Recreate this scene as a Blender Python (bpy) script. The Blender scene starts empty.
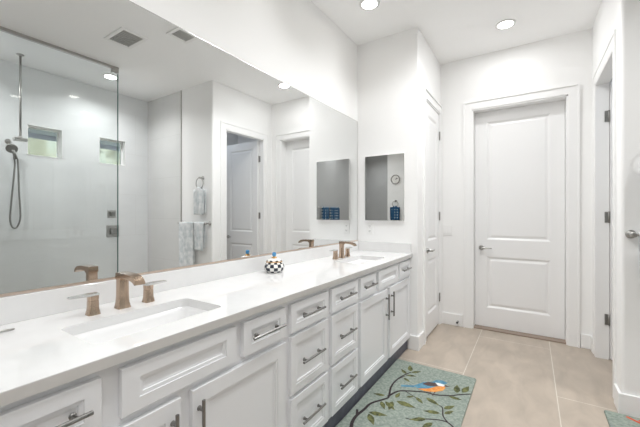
import bpy, bmesh, math, random
from mathutils import Vector, Matrix
random.seed(4)
PI = math.pi
C = bpy.context.scene.collection
SC = bpy.context.scene

# ------------------------------------------------------------------ camera, world, exposure
cam_d = bpy.data.cameras.new('camera'); cam = bpy.data.objects.new('camera', cam_d); C.objects.link(cam)
cam_d.sensor_width = 36.0; cam_d.lens = 36.0 * 325.0 / 640.0
cam_d.clip_start = 0.02
cam.location = (1.53, 0.0, 1.295)
cam.rotation_euler = (PI / 2, 0, math.atan(211.0 / 325.0))
SC.camera = cam

w = bpy.data.worlds.new('world'); SC.world = w; w.use_nodes = True
wb = w.node_tree.nodes['Background']
wb.inputs[0].default_value = (0.86, 0.94, 1.0, 1); wb.inputs[1].default_value = 9.0

SC.view_settings.view_transform = 'Standard'; SC.view_settings.look = 'None'
SC.view_settings.gamma = 1.0; SC.view_settings.use_curve_mapping = False
SC.view_settings.exposure = 0.27
SC.cycles.max_bounces = 14; SC.cycles.diffuse_bounces = 8; SC.cycles.glossy_bounces = 8
SC.cycles.transmission_bounces = 8; SC.cycles.transparent_max_bounces = 12
SC.cycles.sample_clamp_indirect = 6.0
LAMP_W = 6.0            # default power, used by the added fill behind the camera
SHOWER_W = 10.0
VAN_W = 0.9              # the row above the counter
CEIL = 3.06

# ------------------------------------------------------------------ materials
def mat(name, col, rough=0.5, metal=0.0, noise=0.0, nscale=8.0, bump=0.0, bscale=60.0, spec=0.5, col2=None, coat=0.0):
    m = bpy.data.materials.new(name); m.use_nodes = True
    nt = m.node_tree; b = nt.nodes['Principled BSDF']
    b.inputs['Base Color'].default_value = (*col, 1); b.inputs['Roughness'].default_value = rough
    b.inputs['Metallic'].default_value = metal; b.inputs['Specular IOR Level'].default_value = spec
    b.inputs['Coat Weight'].default_value = coat
    tc = nt.nodes.new('ShaderNodeTexCoord')
    if noise > 0 or col2:
        n = nt.nodes.new('ShaderNodeTexNoise'); n.inputs['Scale'].default_value = nscale; n.inputs['Detail'].default_value = 4
        nt.links.new(tc.outputs['Object'], n.inputs['Vector'])
        r = nt.nodes.new('ShaderNodeValToRGB')
        c2 = col2 if col2 else tuple(max(0, c * (1 - noise)) for c in col)
        r.color_ramp.elements[0].color = (*c2, 1); r.color_ramp.elements[1].color = (*col, 1)
        r.color_ramp.elements[0].position = 0.35; r.color_ramp.elements[1].position = 0.65
        nt.links.new(n.outputs['Fac'], r.inputs['Fac']); nt.links.new(r.outputs['Color'], b.inputs['Base Color'])
    if bump > 0:
        n2 = nt.nodes.new('ShaderNodeTexNoise'); n2.inputs['Scale'].default_value = bscale; n2.inputs['Detail'].default_value = 3
        nt.links.new(tc.outputs['Object'], n2.inputs['Vector'])
        bp = nt.nodes.new('ShaderNodeBump'); bp.inputs['Strength'].default_value = bump; bp.inputs['Distance'].default_value = 0.01
        nt.links.new(n2.outputs['Fac'], bp.inputs['Height']); nt.links.new(bp.outputs['Normal'], b.inputs['Normal'])
    return m

def glass_mat(name, tint, ior=1.5):
    m = bpy.data.materials.new(name); m.use_nodes = True; nt = m.node_tree
    nt.nodes.remove(nt.nodes['Principled BSDF'])
    t = nt.nodes.new('ShaderNodeBsdfTransparent'); t.inputs[0].default_value = (*tint, 1)
    g = nt.nodes.new('ShaderNodeBsdfGlossy'); g.inputs['Roughness'].default_value = 0.0
    f = nt.nodes.new('ShaderNodeFresnel'); f.inputs['IOR'].default_value = ior
    x = nt.nodes.new('ShaderNodeMixShader')
    nt.links.new(f.outputs[0], x.inputs[0]); nt.links.new(t.outputs[0], x.inputs[1]); nt.links.new(g.outputs[0], x.inputs[2])
    nt.links.new(x.outputs[0], nt.nodes['Material Output'].inputs[0])
    return m

def emit_mat(name, col, s):
    m = bpy.data.materials.new(name); m.use_nodes = True; nt = m.node_tree
    b = nt.nodes['Principled BSDF']; b.inputs['Base Color'].default_value = (*col, 1)
    b.inputs['Emission Color'].default_value = (*col, 1); b.inputs['Emission Strength'].default_value = s
    return m

def tile_mat(name, axes, bw, rh, ox, oy, c1, c2, grout, rough, gap=0.004, offset=0.5, vein=0.0, nsc=2.0):
    """brick pattern; axes = the two object axes that become the tile's length and height"""
    m = bpy.data.materials.new(name); m.use_nodes = True; nt = m.node_tree; b = nt.nodes['Principled BSDF']
    tc = nt.nodes.new('ShaderNodeTexCoord'); sp = nt.nodes.new('ShaderNodeSeparateXYZ'); cb = nt.nodes.new('ShaderNodeCombineXYZ')
    nt.links.new(tc.outputs['Object'], sp.inputs[0])
    for i, (a, o) in enumerate(zip(axes, (ox, oy))):
        ad = nt.nodes.new('ShaderNodeMath'); ad.operation = 'SUBTRACT'; ad.inputs[1].default_value = o
        nt.links.new(sp.outputs['XYZ'.index(a)], ad.inputs[0]); nt.links.new(ad.outputs[0], cb.inputs[i])
    br = nt.nodes.new('ShaderNodeTexBrick'); nt.links.new(cb.outputs[0], br.inputs['Vector'])
    br.offset = offset; br.squash = 1.0
    for k, v in (('Scale', 1.0), ('Mortar Size', gap / 2), ('Mortar Smooth', 0.1), ('Bias', 0.0), ('Brick Width', bw), ('Row Height', rh)):
        br.inputs[k].default_value = v
    br.inputs['Color1'].default_value = (*c1, 1); br.inputs['Color2'].default_value = (*c2, 1); br.inputs['Mortar'].default_value = (*grout, 1)
    n = nt.nodes.new('ShaderNodeTexNoise'); n.inputs['Scale'].default_value = nsc; n.inputs['Detail'].default_value = 6; n.inputs['Distortion'].default_value = 0.6
    mp = nt.nodes.new('ShaderNodeMapping'); mp.inputs['Scale'].default_value = (1, 2.4, 1); mp.inputs['Rotation'].default_value = (0, 0, 0.5)
    nt.links.new(cb.outputs[0], mp.inputs[0]); nt.links.new(mp.outputs[0], n.inputs['Vector'])
    mr = nt.nodes.new('ShaderNodeMapRange'); mr.inputs['From Min'].default_value = 0.3; mr.inputs['From Max'].default_value = 0.7
    mr.inputs['To Min'].default_value = 1 - vein; mr.inputs['To Max'].default_value = 1 + vein * 0.4
    nt.links.new(n.outputs['Fac'], mr.inputs[0])
    mu = nt.nodes.new('ShaderNodeVectorMath'); mu.operation = 'SCALE'
    nt.links.new(br.outputs['Color'], mu.inputs[0]); nt.links.new(mr.outputs[0], mu.inputs['Scale'])
    nt.links.new(mu.outputs[0], b.inputs['Base Color']); b.inputs['Roughness'].default_value = rough
    bp = nt.nodes.new('ShaderNodeBump'); bp.inputs['Strength'].default_value = 0.25; bp.inputs['Distance'].default_value = 0.002; bp.invert = True
    nt.links.new(br.outputs['Fac'], bp.inputs['Height']); nt.links.new(bp.outputs['Normal'], b.inputs['Normal'])
    return m

M = dict(
    wall=mat('wall_paint', (0.91, 0.908, 0.902), 0.6, bump=0.04, bscale=220),
    ceil=mat('ceiling_paint', (0.95, 0.95, 0.948), 0.8, bump=0.05, bscale=180),
    trim=mat('trim_paint', (0.90, 0.90, 0.895), 0.35),
    door=mat('door_paint', (0.885, 0.885, 0.885), 0.35),
    grey=mat('hall_grey', (0.46, 0.465, 0.465), 0.6),  # even mid grey for the hall's right and end walls
    cab=mat('cabinet_lacquer', (0.79, 0.795, 0.81), 0.32),
    toe=mat('toe_kick_slate', (0.14, 0.145, 0.185), 0.5, noise=0.25, nscale=20),  # dark slate blue with slight mottling
    quartz=mat('white_quartz', (0.765, 0.763, 0.76), 0.045, noise=0.03, nscale=14),
    porcelain=mat('porcelain', (0.88, 0.88, 0.88), 0.08),
    mirror=mat('mirror_silver', (0.855, 0.865, 0.862), 0.0, 1.0),
    bronze=mat('champagne_bronze', (0.52, 0.395, 0.30), 0.16, 1.0, noise=0.05, nscale=120),
    nickel=mat('brushed_nickel', (0.52, 0.51, 0.49), 0.28, 1.0, noise=0.15, nscale=150),
    lever=mat('polished_nickel', (0.66, 0.655, 0.64), 0.15, 1.0),
    pull=mat('pewter_pull', (0.27, 0.265, 0.255), 0.3, 1.0, noise=0.1, nscale=150),
    channel=mat('mirror_channel_metal', (0.68, 0.56, 0.48), 0.35, 1.0),
    plate=mat('white_plastic', (0.88, 0.88, 0.87), 0.3),
    dark=mat('dark_slot', (0.05, 0.05, 0.05), 0.6),
    glass=glass_mat('shower_glass', (0.945, 0.957, 0.953)),
    gedge=mat('glass_edge', (0.10, 0.20, 0.18), 0.15),
    pane=glass_mat('window_pane', (0.96, 0.98, 0.97), 1.4),
    lens=emit_mat('lamp_lens', (1.0, 0.97, 0.92), 14.0),
    ventm=mat('vent_metal', (0.62, 0.62, 0.60), 0.5),
    ventd=mat('vent_dark', (0.16, 0.16, 0.16), 0.7),
    black=mat('black_glaze', (0.03, 0.035, 0.05), 0.12),
    white=mat('white_glaze', (0.86, 0.85, 0.82), 0.12),
    gold=mat('gold_glaze', (0.70, 0.42, 0.18), 0.25, 0.7),
    blue=mat('blue_glaze', (0.07, 0.28, 0.55), 0.15),
    towel=mat('pale_towel', (0.86, 0.87, 0.88), 0.95, nscale=13.0, bump=0.4, bscale=260, col2=(0.58, 0.63, 0.65)),
    rug=mat('rug_ground', (0.35, 0.395, 0.345), 0.95, nscale=60, bump=0.6, bscale=240, col2=(0.225, 0.275, 0.24)),
    bark=mat('rug_branch', (0.035, 0.025, 0.028), 0.95),
    leaf=mat('rug_leaf', (0.19, 0.20, 0.075), 0.95, nscale=45, col2=(0.05, 0.058, 0.027)),
    rblue=mat('rug_blue', (0.07, 0.20, 0.31), 0.95, nscale=50, col2=(0.13, 0.30, 0.40)),
    rorange=mat('rug_orange', (0.72, 0.22, 0.045), 0.95, nscale=50, col2=(0.75, 0.38, 0.12)),
    rbrown=mat('rug_brown', (0.13, 0.085, 0.075), 0.95, nscale=60, col2=(0.07, 0.05, 0.05)),
    rwhite=mat('rug_white', (0.80, 0.80, 0.78), 0.95),
    rred=mat('rug_red', (0.55, 0.06, 0.025), 0.95, nscale=50, col2=(0.65, 0.14, 0.05)),
    hose=mat('hose_metal', (0.30, 0.295, 0.28), 0.35, 1.0),
    soffit=mat('soffit_paint', (0.22, 0.23, 0.27), 0.8),
    hedge=mat('hedge_leaves', (0.135, 0.15, 0.14), 0.9, nscale=0.9, col2=(0.135, 0.13, 0.09)),
    lawn=mat('lawn', (0.20, 0.21, 0.15), 0.95, nscale=3, col2=(0.15, 0.16, 0.11)),
    cface=mat('clock_face', (0.82, 0.81, 0.78), 0.4),
    floor=tile_mat('floor_tile', 'YX', 1.9, 0.612, 2.845 - 1.9, 1.072, (0.475, 0.405, 0.335), (0.49, 0.42, 0.35), (0.68, 0.64, 0.57), 0.38, 0.006, 0.5, 0.17, 3.4),
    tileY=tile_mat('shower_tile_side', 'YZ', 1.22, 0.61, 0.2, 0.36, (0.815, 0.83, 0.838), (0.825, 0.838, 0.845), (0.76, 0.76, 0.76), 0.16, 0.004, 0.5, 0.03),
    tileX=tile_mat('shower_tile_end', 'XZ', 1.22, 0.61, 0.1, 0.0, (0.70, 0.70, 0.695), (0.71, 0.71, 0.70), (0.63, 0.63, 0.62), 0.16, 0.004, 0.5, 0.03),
)

def cloth_mat():          # navy cloth with white lattice dots
    m = bpy.data.materials.new('navy_print_cloth'); m.use_nodes = True; nt = m.node_tree; b = nt.nodes['Principled BSDF']
    tc = nt.nodes.new('ShaderNodeTexCoord'); v = nt.nodes.new('ShaderNodeTexVoronoi'); v.feature = 'F1'
    v.inputs['Scale'].default_value = 15; v.inputs['Randomness'].default_value = 0.0
    nt.links.new(tc.outputs['Object'], v.inputs['Vector'])
    r = nt.nodes.new('ShaderNodeValToRGB'); r.color_ramp.interpolation = 'CONSTANT'
    r.color_ramp.elements[0].color = (0.55, 0.66, 0.72, 1); r.color_ramp.elements[1].color = (0.012, 0.07, 0.16, 1); r.color_ramp.elements[1].position = 0.34
    nt.links.new(v.outputs['Distance'], r.inputs[0]); nt.links.new(r.outputs[0], b.inputs['Base Color']); b.inputs['Roughness'].default_value = 0.95
    return m
M['navy'] = cloth_mat()

# ------------------------------------------------------------------ mesh helpers
def box(bm, x0, x1, y0, y1, z0, z1, mi=0, bev=0.0):
    v = [bm.verts.new((x, y, z)) for z in (z0, z1) for y in (y0, y1) for x in (x0, x1)]
    fs = [bm.faces.new([v[i] for i in q]) for q in ((0, 2, 3, 1), (4, 5, 7, 6), (0, 1, 5, 4), (2, 6, 7, 3), (0, 4, 6, 2), (1, 3, 7, 5))]
    for f in fs: f.material_index = mi
    if bev > 0:
        es = list({e for f in fs for e in f.edges})
        r = bmesh.ops.bevel(bm, geom=es, offset=bev, segments=2, affect='EDGES', profile=0.5)
        for f in r['faces']: f.material_index = mi

def loft(bm, rings, mi=0, cap=(True, True), closed=False):
    vs = [[bm.verts.new(p) for p in r] for r in rings]
    n = len(vs[0])
    pairs = list(zip(vs, vs[1:])) + ([(vs[-1], vs[0])] if closed else [])
    for a, b in pairs:
        for i in range(n):
            f = bm.faces.new((a[i], a[(i + 1) % n], b[(i + 1) % n], b[i])); f.material_index = mi; f.smooth = True
    if not closed:
        if cap[0]: f = bm.faces.new(list(reversed(vs[0]))); f.material_index = mi
        if cap[1]: f = bm.faces.new(vs[-1]); f.material_index = mi
    return vs

def tube(bm, pts, r, seg=10, mi=0, closed=False):
    pts = [Vector(p) for p in pts]; n = len(pts); rings = []
    up = Vector((0, 0, 1)); prev = None
    for i, p in enumerate(pts):
        a = pts[(i - 1) % n] if (closed or i > 0) else p
        b = pts[(i + 1) % n] if (closed or i < n - 1) else p
        t = (b - a).normalized()
        if prev is None:
            x = t.cross(up)
            if x.length < 0.05: x = t.cross(Vector((1, 0, 0)))
        else:
            x = prev - t * prev.dot(t)
        x.normalize(); prev = x; y = t.cross(x)
        rr = r[i] if isinstance(r, (list, tuple)) else r
        rings.append([p + (x * math.cos(2 * PI * k / seg) + y * math.sin(2 * PI * k / seg)) * rr for k in range(seg)])
    loft(bm, rings, mi, closed=closed)

def lathe(bm, prof, c=(0, 0, 0), axis='Z', seg=24, mi=0, cap=(True, True)):
    rings = []
    for r, h in prof:
        ring = []
        for k in range(seg):
            a = 2 * PI * k / seg; u, v = r * math.cos(a), r * math.sin(a)
            p = {'Z': (u, v, h), 'Y': (v, h, u), 'X': (h, u, v)}[axis]
            ring.append((c[0] + p[0], c[1] + p[1], c[2] + p[2]))
        rings.append(ring)
    loft(bm, rings, mi, cap)

def rrect(cx, cy, hx, hy, r, z, seg=5):
    out = []
    for sx, sy, a0 in ((1, 1, 0), (-1, 1, PI / 2), (-1, -1, PI), (1, -1, 3 * PI / 2)):
        for k in range(seg + 1):
            a = a0 + (PI / 2) * k / seg
            out.append((cx + sx * (hx - r) + r * math.cos(a), cy + sy * (hy - r) + r * math.sin(a), z))
    return out

def poly_prism(bm, pts2, y0, y1, mi=0):
    """polygon in XZ extruded along Y"""
    loft(bm, [[(x, y0, z) for x, z in pts2], [(x, y1, z) for x, z in pts2]], mi)
    for f in bm.faces: f.smooth = False

def panel(bm, O, U, V, N, w, h, thick, panels, rings, mi=0, cham=0.0, both=False):
    """a slab whose face carries framed panels. O = lower corner on the FRONT face; panels = (u0,u1,v0,v1); rings = (inset, depth)"""
    O, U, V, N = Vector(O), Vector(U), Vector(V), Vector(N)
    P = lambda u, v, d: bm.verts.new(O + U * u + V * v + N * d)
    def q(a, b, c_, d): f = bm.faces.new((a, b, c_, d)); f.material_index = mi
    def face(sgn, base):
        us = sorted({cham, w - cham} | {p[0] for p in panels} | {p[1] for p in panels})
        vs = sorted({cham, h - cham} | {p[2] for p in panels} | {p[3] for p in panels})
        for i in range(len(us) - 1):
            for j in range(len(vs) - 1):
                cu, cv = (us[i] + us[i + 1]) / 2, (vs[j] + vs[j + 1]) / 2
                if any(p[0] < cu < p[1] and p[2] < cv < p[3] for p in panels): continue
                q(P(us[i], vs[j], base), P(us[i + 1], vs[j], base), P(us[i + 1], vs[j + 1], base), P(us[i], vs[j + 1], base))
        for p in panels:
            last = None
            for ins, d in rings:
                cs = [P(u, v, base + sgn * d) for u, v in ((p[0] + ins, p[2] + ins), (p[1] - ins, p[2] + ins), (p[1] - ins, p[3] - ins), (p[0] + ins, p[3] - ins))]
                if last:
                    for k in range(4): q(last[k], last[(k + 1) % 4], cs[(k + 1) % 4], cs[k])
                last = cs
            f = bm.faces.new(last); f.material_index = mi
    face(1, 0.0)
    R = lambda ins, d: [P(u, v, d) for u, v in ((ins, ins), (w - ins, ins), (w - ins, h - ins), (ins, h - ins))]
    seq = [R(cham, 0.0)] + ([R(0, -cham)] if cham > 0 else []) + [R(0, -thick)]
    for a, b in zip(seq, seq[1:]):
        for k in range(4): q(a[k], a[(k + 1) % 4], b[(k + 1) % 4], b[k])
    if both: face(-1, -thick)
    else:
        f = bm.faces.new(seq[-1]); f.material_index = mi

def wloc(o):
    v = Vector((0, 0, 0))
    while o: v += o.location; o = o.parent
    return v

def obj(name, bm, mats, parent=None, loc=None, solid=0.0):
    """links a bmesh (world coordinates) as one object; loc = its own origin"""
    base = wloc(parent) if parent else Vector((0, 0, 0))
    org = Vector(loc) if loc else base
    bmesh.ops.remove_doubles(bm, verts=bm.verts, dist=1e-6)
    bmesh.ops.recalc_face_normals(bm, faces=bm.faces)
    bmesh.ops.translate(bm, verts=bm.verts, vec=-org)
    me = bpy.data.meshes.new(name); bm.to_mesh(me); bm.free()
    for m in (mats if isinstance(mats, (list, tuple)) else [mats]): me.materials.append(m)
    o = bpy.data.objects.new(name, me); C.objects.link(o)
    o.location = org - base
    if parent: o.parent = parent
    if solid > 0:
        s = o.modifiers.new('thickness', 'SOLIDIFY'); s.thickness = solid; s.offset = 0
    return o

def tag(o, label, cat, group=None):
    o['label'] = label; o['category'] = cat
    if group: o['group'] = group
    return o

def thing(name, label, cat, loc=(0, 0, 0), group=None):
    o = bpy.data.objects.new(name, None); C.objects.link(o); o.location = loc; o.empty_display_size = 0.1
    return tag(o, label, cat, group)

def struct(name, bm, m, parent=None):
    o = obj(name, bm, m, parent)
    if parent is None: o['kind'] = 'structure'
    return o

def copy_tree(o, parent=None):
    c = o.copy(); C.objects.link(c)
    if parent: c.parent = parent
    for ch in list(o.children): copy_tree(ch, c)
    return c

def B(*boxes, bev=0.0):
    bm = bmesh.new()
    for b in boxes: box(bm, *b, bev=bev)
    return bm

def smooth_by_angle(o, ang=0.6):
    me = o.data
    for p in me.polygons: p.use_smooth = True
    try: me.set_sharp_from_angle(angle=ang)
    except Exception: pass
    return o

# ------------------------------------------------------------------ the setting
XR, XS, XG = 2.02, 3.57, 2.69           # right wall, shower outer wall, shower glass line
YE, YC, YB, YR = 3.08, 0.63, 4.01, 2.83  # vanity end wall; closet wall x; back wall; return wall
T = 0.12
TR = 0.085                # the right wall is thinner
struct('floor', B((-0.2, 3.72, -3.3, 4.9, -0.1, 0.0)), M['floor'])
struct('ceiling', B((-0.2, 3.72, -3.3, 4.9, CEIL, CEIL + 0.1)), M['ceil'])
struct('wall_left', B((-T, 0, -1.72, YE + T, 0, CEIL)), M['wall'])
struct('wall_end', B((0, YC - T, YE, YE + T, 0, CEIL), (YC - T, YC, YE, YE + T, 0, CEIL)), M['wall'])
# closet wall with opening y 3.35-3.95
CY0, CY1, DH = 3.345, 3.955, 2.465
struct('wall_closet', B((YC - T, YC, YE + T, CY0, 0, CEIL), (YC - T, YC, CY1, YB, 0, CEIL), (YC - T, YC, CY0, CY1, DH, CEIL)), M['wall'])
BX0, BX1 = 0.972, 1.836
struct('wall_back', B((-0.1, BX0, YB, YB + 0.2, 0, CEIL), (BX1, XR + T, YB, YB + 0.2, 0, CEIL), (BX0, BX1, YB, YB + 0.2, DH, CEIL),
                      (BX0 - 0.1, BX1 + 0.1, YB + 0.2, YB + 0.25, 0, DH + 0.1)), M['wall'])
RY0, RY1 = 3.055, 3.82
bm = B((XR, XR + TR, YR + T, RY0, 0, CEIL), (XR, XR + TR, RY1, YB, 0, CEIL), (XR, XR + TR, RY0, RY1, DH, CEIL))
struct('wall_right', bm, M['wall'])
bm = bmesh.new(); box(bm, XR, XG, YR, YR + T, 0, CEIL)
bmesh.ops.bevel(bm, geom=[e for e in bm.edges if all(abs(v.co.x - XR) < 1e-5 and abs(v.co.y - YR) < 1e-5 for v in e.verts)], offset=0.02, segments=4, affect='EDGES', profile=0.5)
struct('wall_return', bm, M['wall'])
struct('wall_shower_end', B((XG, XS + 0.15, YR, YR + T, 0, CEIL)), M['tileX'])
struct('trim_1', B((XG - 0.007, XG + 0.007, YR - 0.012, YR, 0, CEIL), bev=0.002), M['nickel'])
# shower wall with two windows
W1, W2, WZ0, WZ1 = (1.36, 1.715), (2.135, 2.495), 2.0, 2.375
ys = [0.18, W1[0], W1[1], W2[0], W2[1], YR]
struct('wall_shower', B((XS, XS + 0.15, ys[0], ys[1], 0, CEIL), (XS, XS + 0.15, ys[2], ys[3], 0, CEIL), (XS, XS + 0.15, ys[4], ys[5], 0, CEIL),
                        *[(XS, XS + 0.15, a, b, z0, z1) for a, b in (W1, W2) for z0, z1 in ((0, WZ0), (WZ1, CEIL))]), M['tileY'])
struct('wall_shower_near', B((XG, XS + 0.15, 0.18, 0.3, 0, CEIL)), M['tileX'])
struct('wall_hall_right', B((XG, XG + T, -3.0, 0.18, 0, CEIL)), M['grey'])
struct('wall_rear', B((-T, 1.48, -1.72, -1.6, 0, CEIL)), M['wall'])
struct('wall_hall_left', B((1.36, 1.48, -3.0, -1.72, 0, CEIL)), M['wall'])
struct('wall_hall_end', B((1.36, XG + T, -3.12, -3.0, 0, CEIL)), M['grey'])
# toilet room beyond the right doorway
struct('wall_toilet_room_side', B((3.45, 3.57, YR + T, 4.7, 0, CEIL)), M['wall'])
struct('wall_toilet_room_far', B((XR + T, 3.57, 4.6, 4.72, 0, CEIL)), M['wall'])
struct('wall_toilet_room_near', B((XR, XR + T, YB, 4.6, 0, CEIL)), M['wall'])
struct('wall_closet_rear', B((-0.1, 0.0, YE + T, YB, 0, CEIL)), M['wall'])
# shower curb
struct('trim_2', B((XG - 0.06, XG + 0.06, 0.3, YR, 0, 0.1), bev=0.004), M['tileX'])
# outside
struct('ground_outside', B((3.72, 16, -8, 12, -0.3, -0.1)), M['lawn'])
struct('roof_soffit', B((3.72, 4.75, -4, 8, 2.50, 2.58), (4.75, 4.78, -4, 8, 2.43, 2.68)), M['soffit'])

def windows():
    for i, (a, b) in enumerate((W1, W2)):
        f = 0.022; x0, x1 = XS + 0.085, XS + 0.13
        bm = B((x0, x1, a, b, WZ0, WZ0 + f), (x0, x1, a, b, WZ1 - f, WZ1), (x0, x1, a, a + f, WZ0 + f, WZ1 - f), (x0, x1, b - f, b, WZ0 + f, WZ1 - f))
        # white reveal lining the opening
        for q in ((XS - 0.004, x0, a, b, WZ0, WZ0 + 0.008), (XS - 0.004, x0, a, b, WZ1 - 0.008, WZ1), (XS - 0.004, x0, a, a + 0.008, WZ0, WZ1), (XS - 0.004, x0, b - 0.008, b, WZ0, WZ1)): box(bm, *q)
        wdw = struct('window_%d' % (i + 1), bm, M['trim'])
        struct('pane', B((x0 + 0.02, x0 + 0.026, a + f, b - f, WZ0 + f, WZ1 - f)), M['pane'], wdw)
windows()

def baseboards():
    h, t = 0.135, 0.016
    def bb(name, *bx): struct(name, B(*[b + (0.0, h) for b in bx], bev=0.004), M['trim'])
    bb('baseboard_end', (0.545, YC + t, YE - t, YE))
    bb('baseboard_closet', (YC, YC + t, YE, CY0 - 0.095))
    bb('baseboard_back_left', (YC, BX0 - 0.095, YB - t, YB))
    bb('baseboard_back_right', (BX1 + 0.095, XR, YB - t, YB))
    bb('baseboard_right', (XR - t, XR, YR, RY0 - 0.095), (XR - t, XR, RY1 + 0.095, YB - t))
    bb('baseboard_return', (XR - t, XG - 0.03, YR - t, YR))
    bb('baseboard_rear', (0.6, 1.48, -1.6, -1.6 + t))
    bb('baseboard_hall', (XG - t, XG, -2.98, 0.18))
baseboards()

def casing(name, axis, pos, sgn, a, b, h, wd=0.09, jamb=0.1, right=None, t=0.018):
    """door casing on a wall face: axis 'X' = wall normal along X"""
    bm = bmesh.new()
    wr = right if right else wd
    def put(u0, u1, z0, z1, tk):
        lo, hi = sorted((pos, pos + sgn * tk))
        if axis == 'X': box(bm, lo, hi, u0, u1, z0, z1)
        else: box(bm, u0, u1, lo, hi, z0, z1)
    put(a - wd + 0.016, a, 0, h + wd - 0.016, t * 0.72); put(b, b + wr - 0.016, 0, h + wd - 0.016, t * 0.72); put(a, b, h, h + wd - 0.016, t * 0.72)
    put(a - wd, a - wd + 0.016, 0, h + wd, t * 1.3); put(b + wr - 0.016, b + wr, 0, h + wd, t * 1.3); put(a - wd + 0.016, b + wr - 0.016, h + wd - 0.016, h + wd, t * 1.3)
    def jm(u0, u1, z0, z1):
        lo, hi = sorted((pos + sgn * 0.004, pos - sgn * jamb))
        if axis == 'X': box(bm, lo, hi, u0, u1, z0, z1)
        else: box(bm, u0, u1, lo, hi, z0, z1)
    jm(a - 0.002, a + 0.014, 0, h); jm(b - 0.014, b + 0.002, 0, h); jm(a, b, h - 0.014, h + 0.002)
    return struct(name, bm, M['trim'])
casing('trim_3', 'Y', YB, -1, BX0, BX1, DH, jamb=0.2)
casing('trim_4', 'X', YC, 1, CY0, CY1, DH, jamb=0.12, right=0.05)
casing('trim_5', 'X', XR, -1, RY0, RY1, DH, jamb=TR, t=0.009)
casing('trim_6', 'X', XR + TR, 1, RY0, RY1, DH, jamb=0.0)
struct('trim_7', B((BX0, BX1, YB + 0.02, YB + 0.19, 0, 0.012)), mat('threshold', (0.32, 0.25, 0.2), 0.5))

DRINGS = ((0, 0), (0.008, -0.003), (0.02, -0.011), (0.03, -0.011), (0.05, -0.004))
def lever(parent, P, out, along, m=None):
    """door lever: P on the door face, out = normal, along = direction of the lever"""
    P, n, a = Vector(P), Vector(out), Vector(along)
    bm = bmesh.new()
    tube(bm, [P, P + n * 0.008, P + n * 0.011], [0.028, 0.028, 0.024], 20)
    tube(bm, [P + n * 0.01, P + n * 0.05], 0.010, 12)
    tube(bm, [P + n * 0.05 - a * 0.012, P + n * 0.052 + a * 0.02, P + n * 0.052 + a * 0.07, P + n * 0.047 + a * 0.11], [0.010, 0.010, 0.008, 0.006], 10)
    return obj('door_handle', bm, m or M['nickel'], parent)
def hinge(parent, p, axis):
    x, y, z = p; bm = bmesh.new()
    lathe(bm, [(0.007, z - 0.05), (0.007, z + 0.05)], (x, y, 0), 'Z', 10)
    if axis == 'X': box(bm, x - 0.03, x, y - 0.003, y + 0.003, z - 0.048, z + 0.048)
    else: box(bm, x - 0.003, x + 0.003, y - 0.02, y + 0.02, z - 0.048, z + 0.048)
    return obj('hinge', bm, M['hose'], parent)

def doors():
    # back door, recessed in its jamb
    ww = BX1 - BX0 - 0.034; x0 = BX0 + 0.017; y = 4.125
    hh = 2.435
    bm = bmesh.new()
    panel(bm, (x0, y, 0.014), (1, 0, 0), (0, 0, 1), (0, -1, 0), ww, hh, 0.04, [(0.118, ww - 0.118, 0.215, 0.795), (0.118, ww - 0.118, 0.985, hh - 0.115)], DRINGS)
    d = struct('door_1', bm, M['door']); lever(d, (x0 + 0.065, y, 0.905), (0, -1, 0), (1, 0, 0))
    # closet door, flush with the wall
    w2 = CY1 - CY0 - 0.034; bm = bmesh.new(); xf = YC - 0.002
    panel(bm, (xf, CY0 + 0.017, 0.02), (0, 1, 0), (0, 0, 1), (1, 0, 0), w2, 2.425, 0.038, [(0.105, w2 - 0.105, 0.215, 0.795), (0.105, w2 - 0.105, 0.985, 2.425 - 0.115)], DRINGS)
    d = struct('door_2', bm, M['door']); lever(d, (xf, CY0 + 0.085, 0.91), (1, 0, 0), (0, 1, 0))
    for z in (0.32, 1.265, 2.20): hinge(d, (xf + 0.006, CY1 - 0.006, z), 'Y')
    # toilet-room door, standing open at a right angle
    w3 = RY1 - RY0 - 0.03; bm = bmesh.new(); yf = RY1 - 0.042; xf = XR + TR + 0.012
    panel(bm, (xf, yf, 0.014), (1, 0, 0), (0, 0, 1), (0, -1, 0), w3, 2.435, 0.038, [(0.11, w3 - 0.11, 0.215, 0.795), (0.11, w3 - 0.11, 0.985, 2.435 - 0.115)], DRINGS, both=True)
    d = struct('door_3', bm, M['door']); lever(d, (xf + w3 - 0.065, yf, 0.905), (0, -1, 0), (-1, 0, 0))
    for z in (0.355, 1.262, 2.158): hinge(d, (XR + TR + 0.004, RY1 - 0.018, z), 'X')
doors()

# ------------------------------------------------------------------ lamps, added fill lights and vents in the ceiling
def downlight(x, y, label, power=LAMP_W, spread=2.5):
    t = thing('recessed_light', label, 'ceiling light', (x, y, CEIL), 'recessed ceiling lights')
    bm = bmesh.new(); lathe(bm, [(0.062, CEIL - 0.001), (0.085, CEIL - 0.001), (0.083, CEIL - 0.006), (0.064, CEIL - 0.008)], (x, y, 0), 'Z', 28, cap=(False, False))
    obj('trim_ring', bm, M['plate'], t)
    bm = bmesh.new(); lathe(bm, [(0.064, CEIL - 0.002), (0.064, CEIL - 0.005)], (x, y, 0), 'Z', 28)
    obj('lens', bm, M['lens'], t)
    L = bpy.data.lights.new('lamp', 'AREA'); L.shape = 'DISK'; L.size = 0.13; L.energy = power; L.color = (0.985, 0.992, 1.0); L.spread = spread
    lo = bpy.data.objects.new('lamp', L); C.objects.link(lo); lo.parent = t; lo.location = (0, 0, -0.012)
downlight(0.39, 2.52, 'round recessed ceiling light above the far sink, nearest the wall mirror', VAN_W, 2.0)
downlight(0.40, 1.60, 'round recessed ceiling light above the middle drawers', VAN_W, 2.0)
downlight(0.40, 0.66, 'round recessed ceiling light above the near sink', VAN_W, 2.0)
downlight(1.33, 3.48, 'round recessed ceiling light in front of the white back door', 4.5, PI)
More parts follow.
